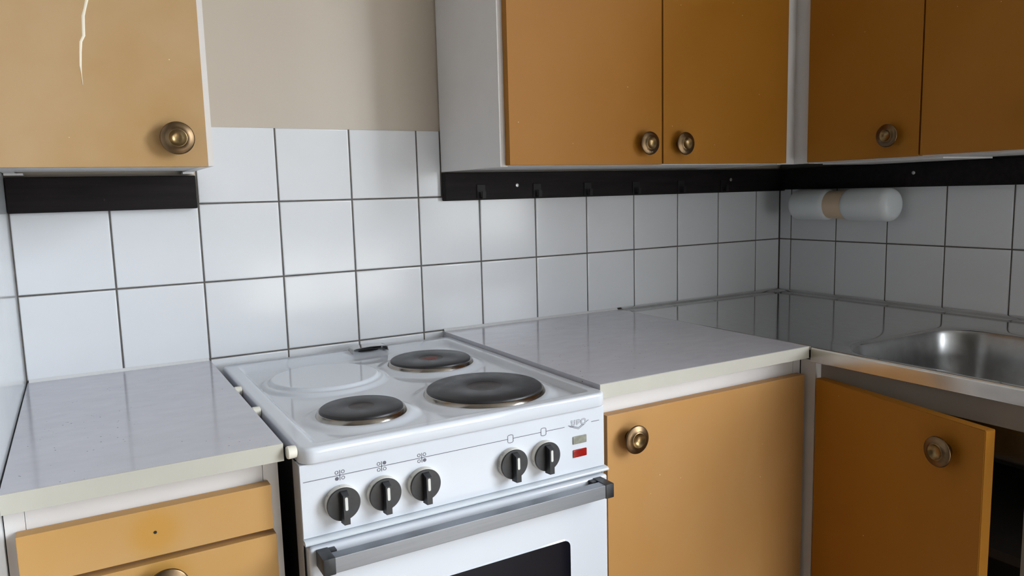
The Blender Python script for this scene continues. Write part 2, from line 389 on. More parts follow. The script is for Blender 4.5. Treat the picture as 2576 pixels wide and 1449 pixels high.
# right wall cabinet on the back wall
ZU = 1.2645
ur = thing('wall_cabinet', (1.07, -0.14, ZU), 'double wall cabinet with two ochre doors on the back wall, grey side showing', 'cabinet')
bm = nb()
box(bm, 0.6695, 0.6855, -0.275, -0.001, ZU-0.0008, 1.92); box(bm, 1.448, 1.464, -0.275, -0.001, ZU, 1.92)
box(bm, 0.6855, 1.448, -0.274, -0.002, ZU+0.0012, ZU+0.017); box(bm, 0.6855, 1.448, -0.275, -0.001, 1.904, 1.92)
box(bm, 1.060, 1.074, -0.275, -0.006, ZU+0.017, 1.904); box(bm, 0.6855, 1.448, -0.006, -0.001, ZU+0.017, 1.904)
obj('body', bm, CARC, ur, smooth=False)
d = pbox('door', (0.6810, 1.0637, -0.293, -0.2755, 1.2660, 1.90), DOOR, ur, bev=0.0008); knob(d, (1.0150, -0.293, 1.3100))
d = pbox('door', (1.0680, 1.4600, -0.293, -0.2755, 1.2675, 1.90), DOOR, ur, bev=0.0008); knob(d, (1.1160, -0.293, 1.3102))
# corner filler and right wall cabinet
cf = obj('corner_filler', (lambda b: (prism(b, [(1.4645, -0.275), (1.508, -0.275), (1.508, -0.318), (1.524, -0.318), (1.524, -0.259), (1.4645, -0.259)], ZU+0.001, 1.92, 'z'), b)[1])(nb()), CARC, smooth=False)
tag(cf, 'narrow white corner filler strip between the two runs of wall cabinets', 'filler strip')
rr = thing('wall_cabinet', (1.64, -0.78, ZU), 'wall cabinet with dark ochre doors on the right wall, above the double lamp', 'cabinet')
bm = nb()
YE = -1.465  # unseen end of the run, lengthened to block light from the right-wall window
box(bm, 1.508, RX-0.001, -0.3355, -0.3195, ZU, 1.92); box(bm, 1.508, RX-0.001, YE, YE+0.016, ZU, 1.92)
box(bm, 1.509, RX-0.03, YE+0.016, -0.3355, ZU+0.0012, ZU+0.017); box(bm, 1.508, RX-0.001, YE+0.016, -0.3355, 1.904, 1.92)
box(bm, RX-0.03, RX-0.025, YE+0.016, -0.3355, ZU+0.017, 1.904); box(bm, 1.508, RX-0.03, -0.617, -0.603, ZU+0.017, 1.904)
obj('body', bm, CARC, rr, smooth=False)
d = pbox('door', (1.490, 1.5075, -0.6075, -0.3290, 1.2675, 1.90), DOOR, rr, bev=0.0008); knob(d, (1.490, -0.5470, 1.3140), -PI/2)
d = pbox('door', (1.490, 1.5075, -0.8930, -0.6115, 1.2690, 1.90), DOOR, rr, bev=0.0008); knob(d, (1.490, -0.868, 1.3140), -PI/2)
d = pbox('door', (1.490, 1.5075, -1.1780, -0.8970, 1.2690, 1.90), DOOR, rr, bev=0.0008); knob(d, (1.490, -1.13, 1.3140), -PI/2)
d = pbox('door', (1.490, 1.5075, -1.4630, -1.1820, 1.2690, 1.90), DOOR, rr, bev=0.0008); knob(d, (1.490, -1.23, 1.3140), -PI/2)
pbox('light_pelmet', (1.56, RX-0.03, -0.62, -0.32, ZU-0.0025, ZU+0.001), CARC, rr)

# ------------------------------------------------------------------ dark boards below the wall cabinets
bl = thing('wall_board', (0.0, -0.01, 1.198), 'black wooden board on the tiles under the left wall cabinet', 'wall board')
pbox('plank', (LX+0.001, 0.1490, -0.021, -0.0003, 1.1995, 1.2615), BOARD, bl, bev=0.0025)
bm = nb(); lathe(bm, [(0.0022, 0.0), (0.0022, 0.0006), (0.001, 0.0010)], 16, (-0.0075, -0.0209, 1.220), 'y'); obj('nail_head', bm, HOOKM, bl)
hr = thing('hook_rail', (1.2, -0.01, 1.198), 'long black wooden rail with six small hooks under the back wall cabinets', 'hook rail')
pbox('plank', (0.6690, RX-0.002, -0.021, -0.0003, 1.1985, 1.2620), BOARD, hr, bev=0.0025)
bm = nb()      # one hook: flat plate with an upturned prong
box(bm, -0.011, 0.011, -0.0026, 0.0, -0.002, 0.030, bev=0.0008)
box(bm, -0.0045, 0.0045, -0.0160, -0.0020, -0.002, 0.001, bev=0.0006)
prism(bm, [(-0.0160, -0.002), (-0.0135, -0.002), (-0.0150, 0.014), (-0.0175, 0.014)], -0.0045, 0.0045, 'x')
bmesh.ops.recalc_face_normals(bm, faces=bm.faces)
HOOK = bpy.data.meshes.new('hook'); bm.to_mesh(HOOK); bm.free(); HOOK.materials.append(HOOKM)
for x in (0.7585, 0.9100, 1.0590, 1.2130, 1.3680, 1.5270): link('hook', HOOK, hr, (x, -0.0210, 1.2040))
def screw(parent, loc, rotz=0.0):
    bm = nb(); lathe(bm, [(0.0046, 0.0), (0.0046, 0.0006), (0.0036, 0.0016), (0.0014, 0.0018), (0.0012, 0.0010)], 20, (0, 0, 0), 'y')
    me = bpy.data.meshes.new('screw'); bmesh.ops.recalc_face_normals(bm, faces=bm.faces); bm.to_mesh(me); bm.free(); me.materials.append(SCREWM)
    return link('screw', me, parent, loc, rotz)
screw(hr, (0.8555, -0.0209, 1.2307)); screw(hr, (1.5560, -0.0209, 1.2340))
br = thing('wall_board', (RX-0.01, -0.6, 1.2), 'black wooden board on the right wall above the double lamp', 'wall board')
pbox('plank', (RX-0.021, RX-0.0003, -1.20, -0.0215, 1.2015, 1.2620), BOARD, br, bev=0.0025)
screw(br, (RX-0.0209, -0.4290, 1.2365), -PI/2)

# ------------------------------------------------------------------ base cabinet, left of the stove
D = 0.604
blc = thing('base_cabinet', (0.0, -0.28, 0.0), 'narrow white base cabinet with ochre drawers at the left wall', 'cabinet')
bm = nb()
box(bm, LX+0.001, LX+0.021, -0.570, -0.004, 0.0, 0.8760); box(bm, 0.1312, 0.1508, -0.570, -0.004, 0.0, 0.8760)
box(bm, LX+0.0215, 0.1307, -0.5695, -0.552, 0.0, 0.8760); box(bm, LX+0.021, 0.1312, -0.30, -0.004, 0.0, 0.86)
obj('body', bm, CARC, blc, smooth=False)
def drawer(parent, b, mat, hole=None, kn=None):
    o = pbox('drawer_front', b, mat, parent, bev=0.0012)
    if kn: knob(o, kn)
    if hole:
        bm = nb(); lathe(bm, [(0.0020, 0.0), (0.0020, 0.0003), (0.0008, 0.00035)], 16, hole, 'y'); h = obj('screw_hole', bm, DARKHOLE, o)
        h['label'] = 'empty screw hole where the knob is missing'
    return o
cx1, cz1 = (-0.1437+0.1362)/2, (0.7835+0.8435)/2
SPOT = (0.50, 0.255, 0.045)
drawer(blc, (-0.1437, 0.1366, -0.590, -0.5705, 0.7832, 0.8432), door_mat('ochre_drawer_paint', (0.50, 0.275, 0.085), (0.52, 0.31, 0.125), [(-0.003-cx1, 0.8138-cz1, 0.042, SPOT)]),
       hole=(-0.0030, -0.5900, 0.8138))
drawer(blc, (-0.1445, 0.1396, -0.590, -0.5705, 0.640, 0.7755), door_mat('ochre_drawer_paint_low', (0.50, 0.275, 0.085), (0.52, 0.31, 0.125), [(0.006, 0.040, 0.045, SPOT)]),
       kn=(0.0047, -0.590, 0.7475))
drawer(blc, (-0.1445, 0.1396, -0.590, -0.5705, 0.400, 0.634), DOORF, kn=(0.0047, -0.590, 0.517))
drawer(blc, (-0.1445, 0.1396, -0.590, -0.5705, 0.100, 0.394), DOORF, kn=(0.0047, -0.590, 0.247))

def worktop(name, x0, x1, label):
    t = thing(name, ((x0+x1)/2, -D/2, 0.877), label, 'worktop')
    pbox('top', (x0, x1, -D+0.0018, -0.0006, 0.8770, 0.9000), WTOP, t, bev=0.0006)
    pbox('edge_strip', (x0, x1, -D, -D+0.0018, 0.8765, 0.8997), WEDGE, t)
    bm = nb(); w = 0.0045
    prism(bm, [(-0.0004, 0.8995), (-w, 0.8995), (-w, 0.9008), (-w*0.45, 0.9030), (-0.0004, 0.9052)], x0+0.002, x1-0.002, 'x')
    obj('sealant_bead', bm, CAULK, t)
    return t
worktop('worktop', LX+0.0022, 0.1524, 'grey speckled laminate worktop with beige edge between left wall and stove')

# ------------------------------------------------------------------ base cabinet, right of the stove
brc = thing('base_cabinet', (0.92, -0.28, 0.0), 'white base cabinet with one closed ochre door right of the stove', 'cabinet')
bm = nb()
box(bm, 0.6620, 0.6820, -0.570, -0.004, 0.0, 0.8760); box(bm, 1.1620, 1.1820, -0.570, -0.004, 0.0, 0.8760)
box(bm, 0.6825, 1.1615, -0.5695, -0.552, 0.82, 0.8760); box(bm, 0.6825, 1.1615, -0.5695, -0.552, 0.0, 0.10); box(bm, 0.682, 1.162, -0.012, -0.004, 0.0, 0.876)
box(bm, 0.682, 1.162, -0.552, -0.012, 0.08, 0.10)
obj('body', bm, CARC, brc, smooth=False)
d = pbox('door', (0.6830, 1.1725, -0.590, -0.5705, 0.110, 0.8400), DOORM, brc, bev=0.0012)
knob(d, (0.7315, -0.590, 0.7950))
worktop('worktop', 0.6592, 1.1660, 'grey speckled laminate worktop with beige edge between stove and steel sink top')

# ------------------------------------------------------------------ sink cabinet with open door
sc = thing('sink_cabinet', (1.49, -0.9, 0.0), 'white sink cabinet with a half-open dark ochre door below the steel sink', 'cabinet')
SY0, SY1 = -1.60, -0.607
bm = nb()
box(bm, 1.1826, 1.1995, -0.607, -0.572, 0.0, 0.869)                            # corner post
obj('body', bm, CARC, sc, smooth=False)
pbox('side_panel', (1.1996, 1.7800, -0.606, -0.590, 0.0, 0.869), CARCSHADE, sc)
pbox('side_panel', (1.2000, 1.7800, SY0, SY0+0.016, 0.0, 0.869), CARCSHADE, sc)
pbox('back_panel', (1.7700, 1.7800, SY0+0.016, -0.606, 0.0, 0.869), CARCSHADE, sc)
pbox('bottom_panel', (1.2000, 1.7700, SY0+0.016, -0.606, 0.06, 0.078), CARCSHADE, sc)
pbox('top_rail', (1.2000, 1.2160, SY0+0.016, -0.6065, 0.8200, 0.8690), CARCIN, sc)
pbox('shelf', (1.2250, 1.7700, SY0+0.016, -0.6065, 0.586, 0.602), CARCSHADE, sc)
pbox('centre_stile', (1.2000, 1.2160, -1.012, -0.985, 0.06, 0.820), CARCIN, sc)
# the door, hinged at its left edge and swung about ten degrees outwards
hx, hy = 1.1660, -0.6210
ox, oy = 1.0985, -0.9740
dx, dy = ox-hx, oy-hy; Ld = math.hypot(dx, dy); ux, uy = dx/Ld, dy/Ld; nx, ny = -uy, ux     # n points into the cabinet (+x)
T = 0.0205
bm = nb()
prism(bm, [(hx, hy), (ox, oy), (ox+nx*T, oy+ny*T), (hx+nx*T, hy+ny*T)], 0.110, 0.8400, 'z')
bmesh.ops.bevel(bm, geom=list(bm.edges), offset=0.001, segments=2, affect='EDGES')
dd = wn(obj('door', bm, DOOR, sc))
ks = Ld-0.066
knob(dd, (hx+ux*ks, hy+uy*ks, 0.7890), math.atan2(-nx, ny))
bm = nb(); box(bm, 1.178, 1.200, -0.626, -0.612, 0.720, 0.770); obj('hinge', bm, SCREWM, sc)

# ------------------------------------------------------------------ stainless sink top
sk = thing('kitchen_sink', (1.48, -0.8, 0.869), 'stainless steel sink top with a rounded bowl in the right corner', 'sink')
SX0, SX1, SB = 1.1675, RX-0.0008, -0.0008
ZS = 0.8968
bx0, bx1, by0, by1 = 1.203, 1.600, -1.045, -0.632
def bowl_loop(off, n=10, r=0.085):
    return rrect(bx0-off, bx1+off, by0-off, by1+off, max(0.012, r+off), n)
bm = nb()
loops = []
prof = [(0.060, ZS), (0.040, ZS-0.0001), (0.026, ZS-0.0004), (0.014, ZS-0.0011), (0.006, ZS-0.0022), (0.0, ZS-0.0050)]
lim = lambda x, y: (min(max(x, SX0+0.0042), SX1-0.026), y)
for off, z in prof:
    loops.append([bm.verts.new((*lim(x, y), z)) for x, y in bowl_loop(off)])
for a, b in zip(loops, loops[1:]):
    n = len(a)
    for i in range(n):
        try: bm.faces.new((a[i], a[(i+1) % n], b[(i+1) % n], b[i]))
        except ValueError: pass
# flat field around the bowl
ox0, ox1, oy0, oy1 = SX0+0.0042, SX1-0.026, SY0, SB-0.026
o_pts = []
n = len(loops[0])
for v in loops[0]:
    cx, cy = (bx0+bx1)/2, (by0+by1)/2
    dx_, dy_ = v.co.x-cx, v.co.y-cy
    t = min([((ox1-cx)/dx_) if dx_ > 1e-9 else 1e9, ((ox0-cx)/dx_) if dx_ < -1e-9 else 1e9,
             ((oy1-cy)/dy_) if dy_ > 1e-9 else 1e9, ((oy0-cy)/dy_) if dy_ < -1e-9 else 1e9])
    o_pts.append((cx+dx_*t, cy+dy_*t))
flat_outer = [bm.verts.new((x, y, ZS)) for x, y in o_pts]
for i in range(n):
    j = (i+1) % n
    try: bm.faces.new((flat_outer[i], flat_outer[j], loops[0][j], loops[0][i]))
    except ValueError: pass
# missing corners of the field
for cxy in ((ox0, oy1), (ox1, oy1), (ox0, oy0), (ox1, oy0)):
    best = None
    for i in range(n):
        a, b = o_pts[i], o_pts[(i+1) % n]
        if abs(a[0]-b[0]) > 1e-6 and abs(a[1]-b[1]) > 1e-6:
            if (abs(a[0]-cxy[0]) < 1e-6 or abs(a[1]-cxy[1]) < 1e-6) and (abs(b[0]-cxy[0]) < 1e-6 or abs(b[1]-cxy[1]) < 1e-6): best = i
    if best is not None:
        v = bm.verts.new((*cxy, ZS)); bm.faces.new((flat_outer[best], v, flat_outer[(best+1) % n]))
bmesh.ops.dissolve_degenerate(bm, dist=1e-6, edges=bm.edges)
bmesh.ops.recalc_face_normals(bm, faces=bm.faces)
if sum(f.normal.z for f in bm.faces) < 0: bmesh.ops.reverse_faces(bm, faces=bm.faces)
top = obj('drainer_top', bm, STEEL, sk, angle=50)
# rolled raised edges at the walls and along the laminate
def roll(name, pts, a, b, axis):
    bm = nb(); prism(bm, pts, a, b, axis); return obj(name, bm, STEEL, sk, angle=60)
up = [(0.0, 0.880), (0.0, 0.9040), (-0.004, 0.9052), (-0.010, 0.9050), (-0.015, 0.9030), (-0.019, 0.8995), (-0.0235, 0.8975), (-0.0262, ZS-0.0002), (-0.0262, 0.8900)]
roll('rolled_edge', [(SB+p, z) for p, z in up], SX0+0.004, SX1, 'x')
roll('rolled_edge', [(SX1+p, z) for p, z in up], SY0, SB-0.001, 'y')
roll('joint_bead', [(SX0-0.0009, 0.893), (SX0+0.0045, 0.893), (SX0+0.0045, ZS-0.0001), (SX0+0.0032, 0.8996), (SX0+0.0016, 0.9007), (SX0-0.0002, 0.9004), (SX0-0.0009, 0.8996)], -D-0.002, SB-0.002, 'y')
# bowl
bm = nb(); loops = []
prof = [(0.0, ZS-0.0050), (-0.004, ZS-0.012), (-0.010, ZS-0.06), (-0.018, ZS-0.115), (-0.028, ZS-0.140), (-0.048, ZS-0.155), (-0.075, ZS-0.160), (-0.16, ZS-0.163)]
for off, z in prof: loops.append([bm.verts.new((x, y, z)) for x, y in bowl_loop(off, r=0.085 if off > -0.07 else 0.17)])
for a, b in zip(loops, loops[1:]):
    for i in range(len(a)): bm.faces.new((a[i], a[(i+1) % len(a)], b[(i+1) % len(a)], b[i]))
bm.faces.new(loops[-1])
bowl = obj('bowl', bm, BOWLM, sk, angle=60)
bm = nb(); lathe(bm, [(0.042, 0.0), (0.042, 0.003), (0.036, 0.004), (0.030, 0.001), (0.028, 0.0005)], 32, ((bx0+bx1)/2, (by0+by1)/2, ZS-0.1632), 'z'); obj('drain', bm, CHROME, bowl)
# front apron: slightly rounded folded sheet
bm = nb()
ap = [(SX0+0.0045, ZS+0.0001), (SX0+0.0030, 0.8985), (SX0+0.0012, 0.8982), (SX0+0.0002, 0.8965), (SX0, 0.8930), (SX0, 0.8700), (SX0+0.0015, 0.8690), (SX0+0.02, 0.8690), (SX0+0.02, 0.8712), (SX0+0.0040, 0.8715), (SX0+0.0045, 0.892)]
prism(bm, ap, SY0, -D-0.0025, 'y')
obj('apron', bm, APRON, sk, angle=30)

# ------------------------------------------------------------------ double wall lamp
lp = thing('wall_lamp', (RX-0.01, -0.225, 1.16), 'double wall lamp with two opal glass shades on a beige holder', 'lamp')
LXc, LZ, LR = 1.7300, 1.1585, 0.0432
def capsule(y0, y1, r, er):
    bm = nb(); prof = [(r*0.55, 0.0), (r-er*0.9, 0.0015)]
    L_ = abs(y1-y0)
    prof += [(r-er+er*math.sin(a), er-er*math.cos(a)+0.0) for a in [PI/2*k/6 for k in range(1, 7)]]
    prof += [(r, L_-er)] + [(r-er+er*math.cos(a), L_-er+er*math.sin(a)) for a in [PI/2*k/6 for k in range(1, 6)]] + [(r-er, L_)]
    s = 1 if y1 > y0 else -1
    lathe(bm, [(p, h) for p, h in prof], 40, (LXc, y0, LZ), 'Y' if s > 0 else 'y')
    return bm
obj('shade', capsule(-0.2200, -0.1030, LR, 0.016), OPAL, lp, angle=60)
obj('shade', capsule(-0.2640, -0.4060, LR, 0.021), OPAL, lp, angle=60)
bm = nb(); lathe(bm, [(0.034, 0.0), (0.0365, 0.003), (0.0375, 0.010), (0.0375, 0.055), (0.0365, 0.062), (0.034, 0.066)], 40, (LXc, -0.2090, LZ), 'y')
hold = obj('holder', bm, SOCK, lp, angle=40)
bm = nb(); box(bm, LXc, RX-0.0002, -0.268, -0.214, LZ-0.030, LZ+0.030, bev=0.006, seg=3); obj('wall_mount', bm, SOCK, lp)

# ------------------------------------------------------------------ stove
GX0, GX1 = 0.1670, 0.6550
YF = -0.6200
sv = thing('stove', (0.411, -0.33, 0.0), 'white freestanding electric stove with three black hotplates and five knobs', 'stove')
pbox('body', (GX0+0.002, GX1-0.002, -0.600, -0.040, 0.03, 0.868), STOVESIDE, sv, bev=0.002)
for x in (GX0+0.03, GX1-0.03):
    for y in (-0.56, -0.08):
        bm = nb(); lathe(bm, [(0.018, 0.0), (0.018, 0.012), (0.012, 0.032)], 20, (x, y, 0.0), 'z'); obj('foot', bm, BLACKP, sv)
# hob: pressed enamel sheet as a height field with a rolled lip
HX0, HX1, HY0, HY1 = 0.1680, 0.6588, -0.6250, -0.0310
ZR, ZP = 0.8930, 0.8842
BURN = [('FL', 0.2950, -0.4930, 0.0617), ('BR', 0.5190, -0.2446, 0.0763), ('FR', 0.5036, -0.4963, 0.0937)]
BLK = (0.3116, -0.2438, 0.0920)
def ss(t): t = min(1.0, max(0.0, t)); return t*t*(3-2*t)
def hob_z(x, y):
    s = ss((x-0.189)/0.013)*ss((0.6385-x)/0.013)*ss((y+0.6065)/0.012)*ss((-0.052-y)/0.052)
    z = ZR-(ZR-ZP)*s
    for _, cx, cy, r in BURN:
        d = math.hypot(x-cx, y-cy)
        z = max(z, ZP+(0.8900-ZP)*(1-ss((d-(r+0.010))/0.020))) if d < r+0.03 else z
    cx, cy, r = BLK
    d = math.hypot(x-cx, y-cy)
    if d < r+0.03:
        zb = ZP+(0.8898-ZP)*(1-ss((d-(r+0.012))/0.011))
        zb = zb+(0.0056)*(1-ss((d-(r+0.0005))/0.0065))
        z = max(z, zb)
    return z
def hob():
    bm = nb(); I = 0.0050; R = 0.014
    x0, x1, y0, y1 = HX0+I, HX1-I, HY0+I, HY1-I
    nxg, nyg = 250, 300
    def corner(x, y):
        for cx, sx in ((x0+R, -1), (x1-R, 1)):
            for cy, sy in ((y0+R, -1), (y1-R, 1)):
                a, b = (x-cx)*sx/R, (y-cy)*sy/R
                if a > 0 and b > 0:
                    a, b = min(a, 1), min(b, 1); r_ = max(a, b)
                    th = (PI/4)*(b/a) if a >= b else PI/2-(PI/4)*(a/b)
                    return cx+sx*R*r_*math.cos(th), cy+sy*R*r_*math.sin(th)
        return x, y
    G = []
    for i in range(nxg+1):
        row = []
        for j in range(nyg+1):
            x, y = corner(x0+(x1-x0)*i/nxg, y0+(y1-y0)*j/nyg)
            row.append(bm.verts.new((x, y, hob_z(x, y))))
        G.append(row)
    for i in range(nxg):
        for j in range(nyg): bm.faces.new((G[i][j], G[i+1][j], G[i+1][j+1], G[i][j+1]))
    ring = [G[i][0] for i in range(nxg)]+[G[nxg][j] for j in range(nyg)]+[G[i][nyg] for i in range(nxg, 0, -1)]+[G[0][j] for j in range(nyg, 0, -1)]
    n = len(ring)
    nor = []
    for k in range(n):
        a, b = ring[k-1].co, ring[(k+1) % n].co; t = Vector((b.x-a.x, b.y-a.y)).normalized(); nor.append(Vector((t.y, -t.x)))
    prev = ring
    steps = [(I*math.sin(PI/2*k/5), -I*(1-math.cos(PI/2*k/5))) for k in range(1, 6)]+[(I, -0.0200), (I-0.0015, -0.0222), (I-0.006, -0.0226)]
    for off, dz in steps:
        cur = [bm.verts.new((v.co.x+m.x*off, v.co.y+m.y*off, v.co.z+dz)) for v, m in zip(ring, nor)]
        for k in range(n): bm.faces.new((prev[k], prev[(k+1) % n], cur[(k+1) % n], cur[k]))
        prev = cur
    bmesh.ops.recalc_face_normals(bm, faces=bm.faces)
    return obj('hob', bm, ENAM, sv, angle=60)
hobo = hob()
hobo['label'] = 'white enamel hob sheet with a rolled lip'
for nm, cx, cy, r in BURN:
    bm = nb(); lathe(bm, [(r+0.0075, 0.8882), (r+0.0070, 0.8895), (r+0.0040, 0.8952), (r+0.0025, 0.8960), (r-0.001, 0.8955)], 72, (cx, cy, 0), 'z', caps=(False, False))
    hp = obj('hotplate', (lambda b: (lathe(b, [(r+0.0012, 0.8900), (r+0.0012, 0.8966), (r+0.0004, 0.8984), (r-0.0018, 0.8999), (r*0.62, 0.9001), (r*0.33, 0.8999), (r*0.31, 0.8992), (r*0.30, 0.8988), (r*0.12, 0.8988)], 72, (cx, cy, 0), 'z', mis=[0]*6+[1]*3), b)[1])(nb()), [PLATE, PLATEC], sv, angle=50)
    obj('spill_ring', bm, RING, hp, angle=60)
    if nm == 'BR':
        b2 = nb(); pts = [(cx+0.013*(1+0.35*math.sin(3*a+1))*math.cos(a)-0.002, cy+0.016*(1+0.3*math.cos(2*a))*math.sin(a)-0.002) for a in [2*PI*k/24 for k in range(24)]]
        prism(b2, pts, 0.8986, 0.8990, 'z'); obj('worn_red_dot', b2, RUST, hp)
# chrome steam-vent clip at the back of the hob
bm = nb()
xa, xb, ya, yb, zc = 0.4175, 0.4925, -0.0850, -0.0500, 0.8915
arch = []
for k in range(13):
    t = k/12; x = xa+(xb-xa)*t
    arch.append((x, zc+0.0100+0.0022*math.sin(PI*t)))
outer = [(xa-0.001, zc-0.001)]+[(xa+0.0008, zc+0.0092)]+[(x, z) for x, z in arch[1:-1]]+[(xb-0.0008, zc+0.0092)]+[(xb+0.001, zc-0.001)]
inner = [(x, z-0.0013) if 0 < i < len(outer)-1 else (x+(0.0013 if i == 0 else -0.0013), z) for i, (x, z) in enumerate(outer)]
inner[1] = (outer[1][0]+0.0014, outer[1][1]-0.0012); inner[-2] = (outer[-2][0]-0.0014, outer[-2][1]-0.0012)
prism(bm, outer+inner[::-1], ya, yb, 'y')
clip = obj('vent_clip', bm, CHROME, sv, angle=40); clip['label'] = 'chrome arched vent clip at the back edge of the hob'
bm = nb(); lathe(bm, [(0.0001, 0.0), (0.013, 0.0), (0.013, 0.0006), (0.0001, 0.0007)], 28, (0.4550, -0.0690, 0.8928), 'z', caps=(False, False))
for v in bm.verts: v.co.x = 0.4550+(v.co.x-0.4550)*1.7; v.co.y = -0.069+(v.co.y+0.069)*0.8
obj('vent_hole', bm, DARKHOLE, clip)
pbox('vent_back', (xa+0.003, xb-0.003, yb-0.0015, yb-0.0005, 0.8912, 0.8995), DARKHOLE, clip)
# control panel
cp = obj('control_panel', (lambda b: (box(b, GX0, GX1-0.001, YF, -0.597, 0.7712, 0.8706, bev=0.0012), b)[1])(nb()), [ENAM], sv)
pbox('panel_side', (GX0-0.0003, GX0+0.0006, -0.6150, -0.585, 0.20, 0.8700), PANELSIDE, sv)
pbox('panel_side', (GX1-0.0008, GX1+0.0003, -0.6150, -0.585, 0.20, 0.8700), PANELSIDE, sv)
bm = nb(); prism(bm, [(-0.600, 0.7622), (-0.6235, 0.7624), (-0.6262, 0.7634), (-0.6270, 0.7652), (-0.6262, 0.7672), (-0.6235, 0.7690), (-0.600, 0.7696)], GX0+0.0005, GX1+0.0030, 'x')
obj('trim_strip', bm, M('pale_trim_enamel', (0.62, 0.66, 0.70), 0.15, var=0.02), sv, angle=50)
# printed line, symbols and emblem
ZL = 0.8478
def flat(bm, x0, x1, z0, z1): box(bm, x0, x1, YF-0.00025, YF+0.0002, z0, z1)
def ribbon(bm, pts, w, closed=False, y=None):
    """flat printed stroke on the panel face following (x, z) points."""
    y = YF-0.00025 if y is None else y
    n = len(pts); L_, R_ = [], []
    for i in range(n):
        a = pts[i-1] if (closed or i > 0) else pts[i]; b = pts[(i+1) % n] if (closed or i < n-1) else pts[i]
        t = Vector((b[0]-a[0], b[1]-a[1])); t.normalize(); nn = Vector((-t.y, t.x))*w/2
        L_.append(bm.verts.new((pts[i][0]+nn.x, y, pts[i][1]+nn.y))); R_.append(bm.verts.new((pts[i][0]-nn.x, y, pts[i][1]-nn.y)))
    for i in range(n if closed else n-1):
        j = (i+1) % n; bm.faces.new((L_[i], R_[i], R_[j], L_[j]))
KX = (0.2195, 0.2777, 0.3368, 0.4803, 0.5388)
lw = 0.0009
for a, b in ((0.1707, KX[3]-0.0046), (KX[3]+0.0046, KX[4]-0.0046), (KX[4]+0.0046, 0.5777), (0.6288, 0.6444)):
    bm = nb(); ribbon(bm, [(a, ZL), (b, ZL)], lw); obj('printed_line', bm, INK, cp, smooth=False)
for x in KX[3:]:
    pts = [(x-0.0046, ZL-0.0044), (x-0.0046, ZL+0.0044), (x-0.0036, ZL+0.0055), (x, ZL+0.0062), (x+0.0036, ZL+0.0055), (x+0.0046, ZL+0.0044), (x+0.0046, ZL-0.0044), (x+0.0036, ZL-0.0055), (x, ZL-0.0062), (x-0.0036, ZL-0.0055)]
    bm = nb(); ribbon(bm, pts, lw, True); obj('oven_symbol', bm, INK, cp, smooth=False)
for x, fill in ((KX[0], (-1, -1)), (KX[1], (1, 1)), (KX[2], (1, -1))):
    bm = nb(); ribbon(bm, [(x, ZL-0.0070), (x, ZL+0.0070)], lw)
    for sx in (-1, 1):
        for sz in (-1, 1):
            c = [(x+sx*0.0042+0.0021*math.cos(2*PI*k/20), ZL+sz*0.0042+0.0021*math.sin(2*PI*k/20)) for k in range(20)]
            if (sx, sz) == fill: bm.faces.new([bm.verts.new((x+sx*0.0042+(p-x-sx*0.0042)*1.22, YF-0.00026, ZL+sz*0.0042+(q-ZL-sz*0.0042)*1.22)) for p, q in c])
            else: ribbon(bm, c, lw*0.9, True)
    obj('hotplate_symbol', bm, INK, cp, smooth=False)
def text_mesh(s, size, mat, name, parent, loc, rot, off=0.0, shear=0.0, align='CENTER'):
    cu = bpy.data.curves.new(name, 'FONT'); cu.body = s; cu.size = size; cu.align_x = align; cu.align_y = 'CENTER'; cu.offset = off; cu.shear = shear
    t = bpy.data.objects.new(name, cu); C.objects.link(t)
    bpy.context.view_layer.update()
    me = bpy.data.meshes.new_from_object(t.evaluated_get(bpy.context.evaluated_depsgraph_get()))
    bpy.data.objects.remove(t); bpy.data.curves.remove(cu)
    me.materials.clear(); me.materials.append(mat)
    if len(me.vertices) == 0: return None
    o = link(name, me, parent, loc); o.rotation_euler = rot
    return o
# emblem: outlined letters U P O over a double chevron
def letter(bm, polys, w, y):
    for pts, closed in polys: ribbon(bm, pts, w, closed, y)
ex, ez, lh = 0.5900, 0.8474, 0.0075
def arc(cx, cz, rx, rz, a0, a1, n=10): return [(cx+rx*math.cos(a0+(a1-a0)*k/n), cz+rz*math.sin(a0+(a1-a0)*k/n)) for k in range(n+1)]
w8 = 0.0074
U = [([(ex+0.0014, ez+lh), (ex+0.0014, ez+0.0026)]+arc(ex+0.0040, ez+0.0026, 0.0026, 0.0026, PI, 2*PI, 8)+[(ex+0.0066, ez+lh)], False), ([(ex-0.0006, ez+lh), (ex+0.0032, ez+lh)], False), ([(ex+0.0050, ez+lh), (ex+0.0084, ez+lh)], False)]
px = ex+0.0112
Pp = [([(px, ez), (px, ez+lh)], False), ([(px-0.0010, ez+lh), (px+0.0034, ez+lh)]+arc(px+0.0034, ez+lh*0.72, 0.0022, lh*0.28, PI/2, -PI/2, 8)+[(px, ez+lh*0.44)], False)]
oxx = ex+0.0235
Oo = [(rrect(oxx-0.0040, oxx+0.0040, ez, ez+lh, 0.0026, 4), True)]
bm = nb(); letter(bm, U+Pp+Oo, 0.0022, YF-0.00022)
ribbon(bm, [(0.5845, 0.8490), (0.6040, 0.8428), (0.6235, 0.8520)], 0.0010, False, YF-0.00022)
ribbon(bm, [(0.5870, 0.8470), (0.6040, 0.8405), (0.6150, 0.8462)], 0.0009, False, YF-0.00022)
em = obj('emblem', bm, INK, cp, smooth=False); em['label'] = 'UPO emblem over a chevron'
bm = nb(); letter(bm, U+Pp+Oo, 0.0009, YF-0.00034); obj('emblem_inner_stroke', bm, WHITEP, em, smooth=False)  # white inner stroke that leaves the printed letters as outlines
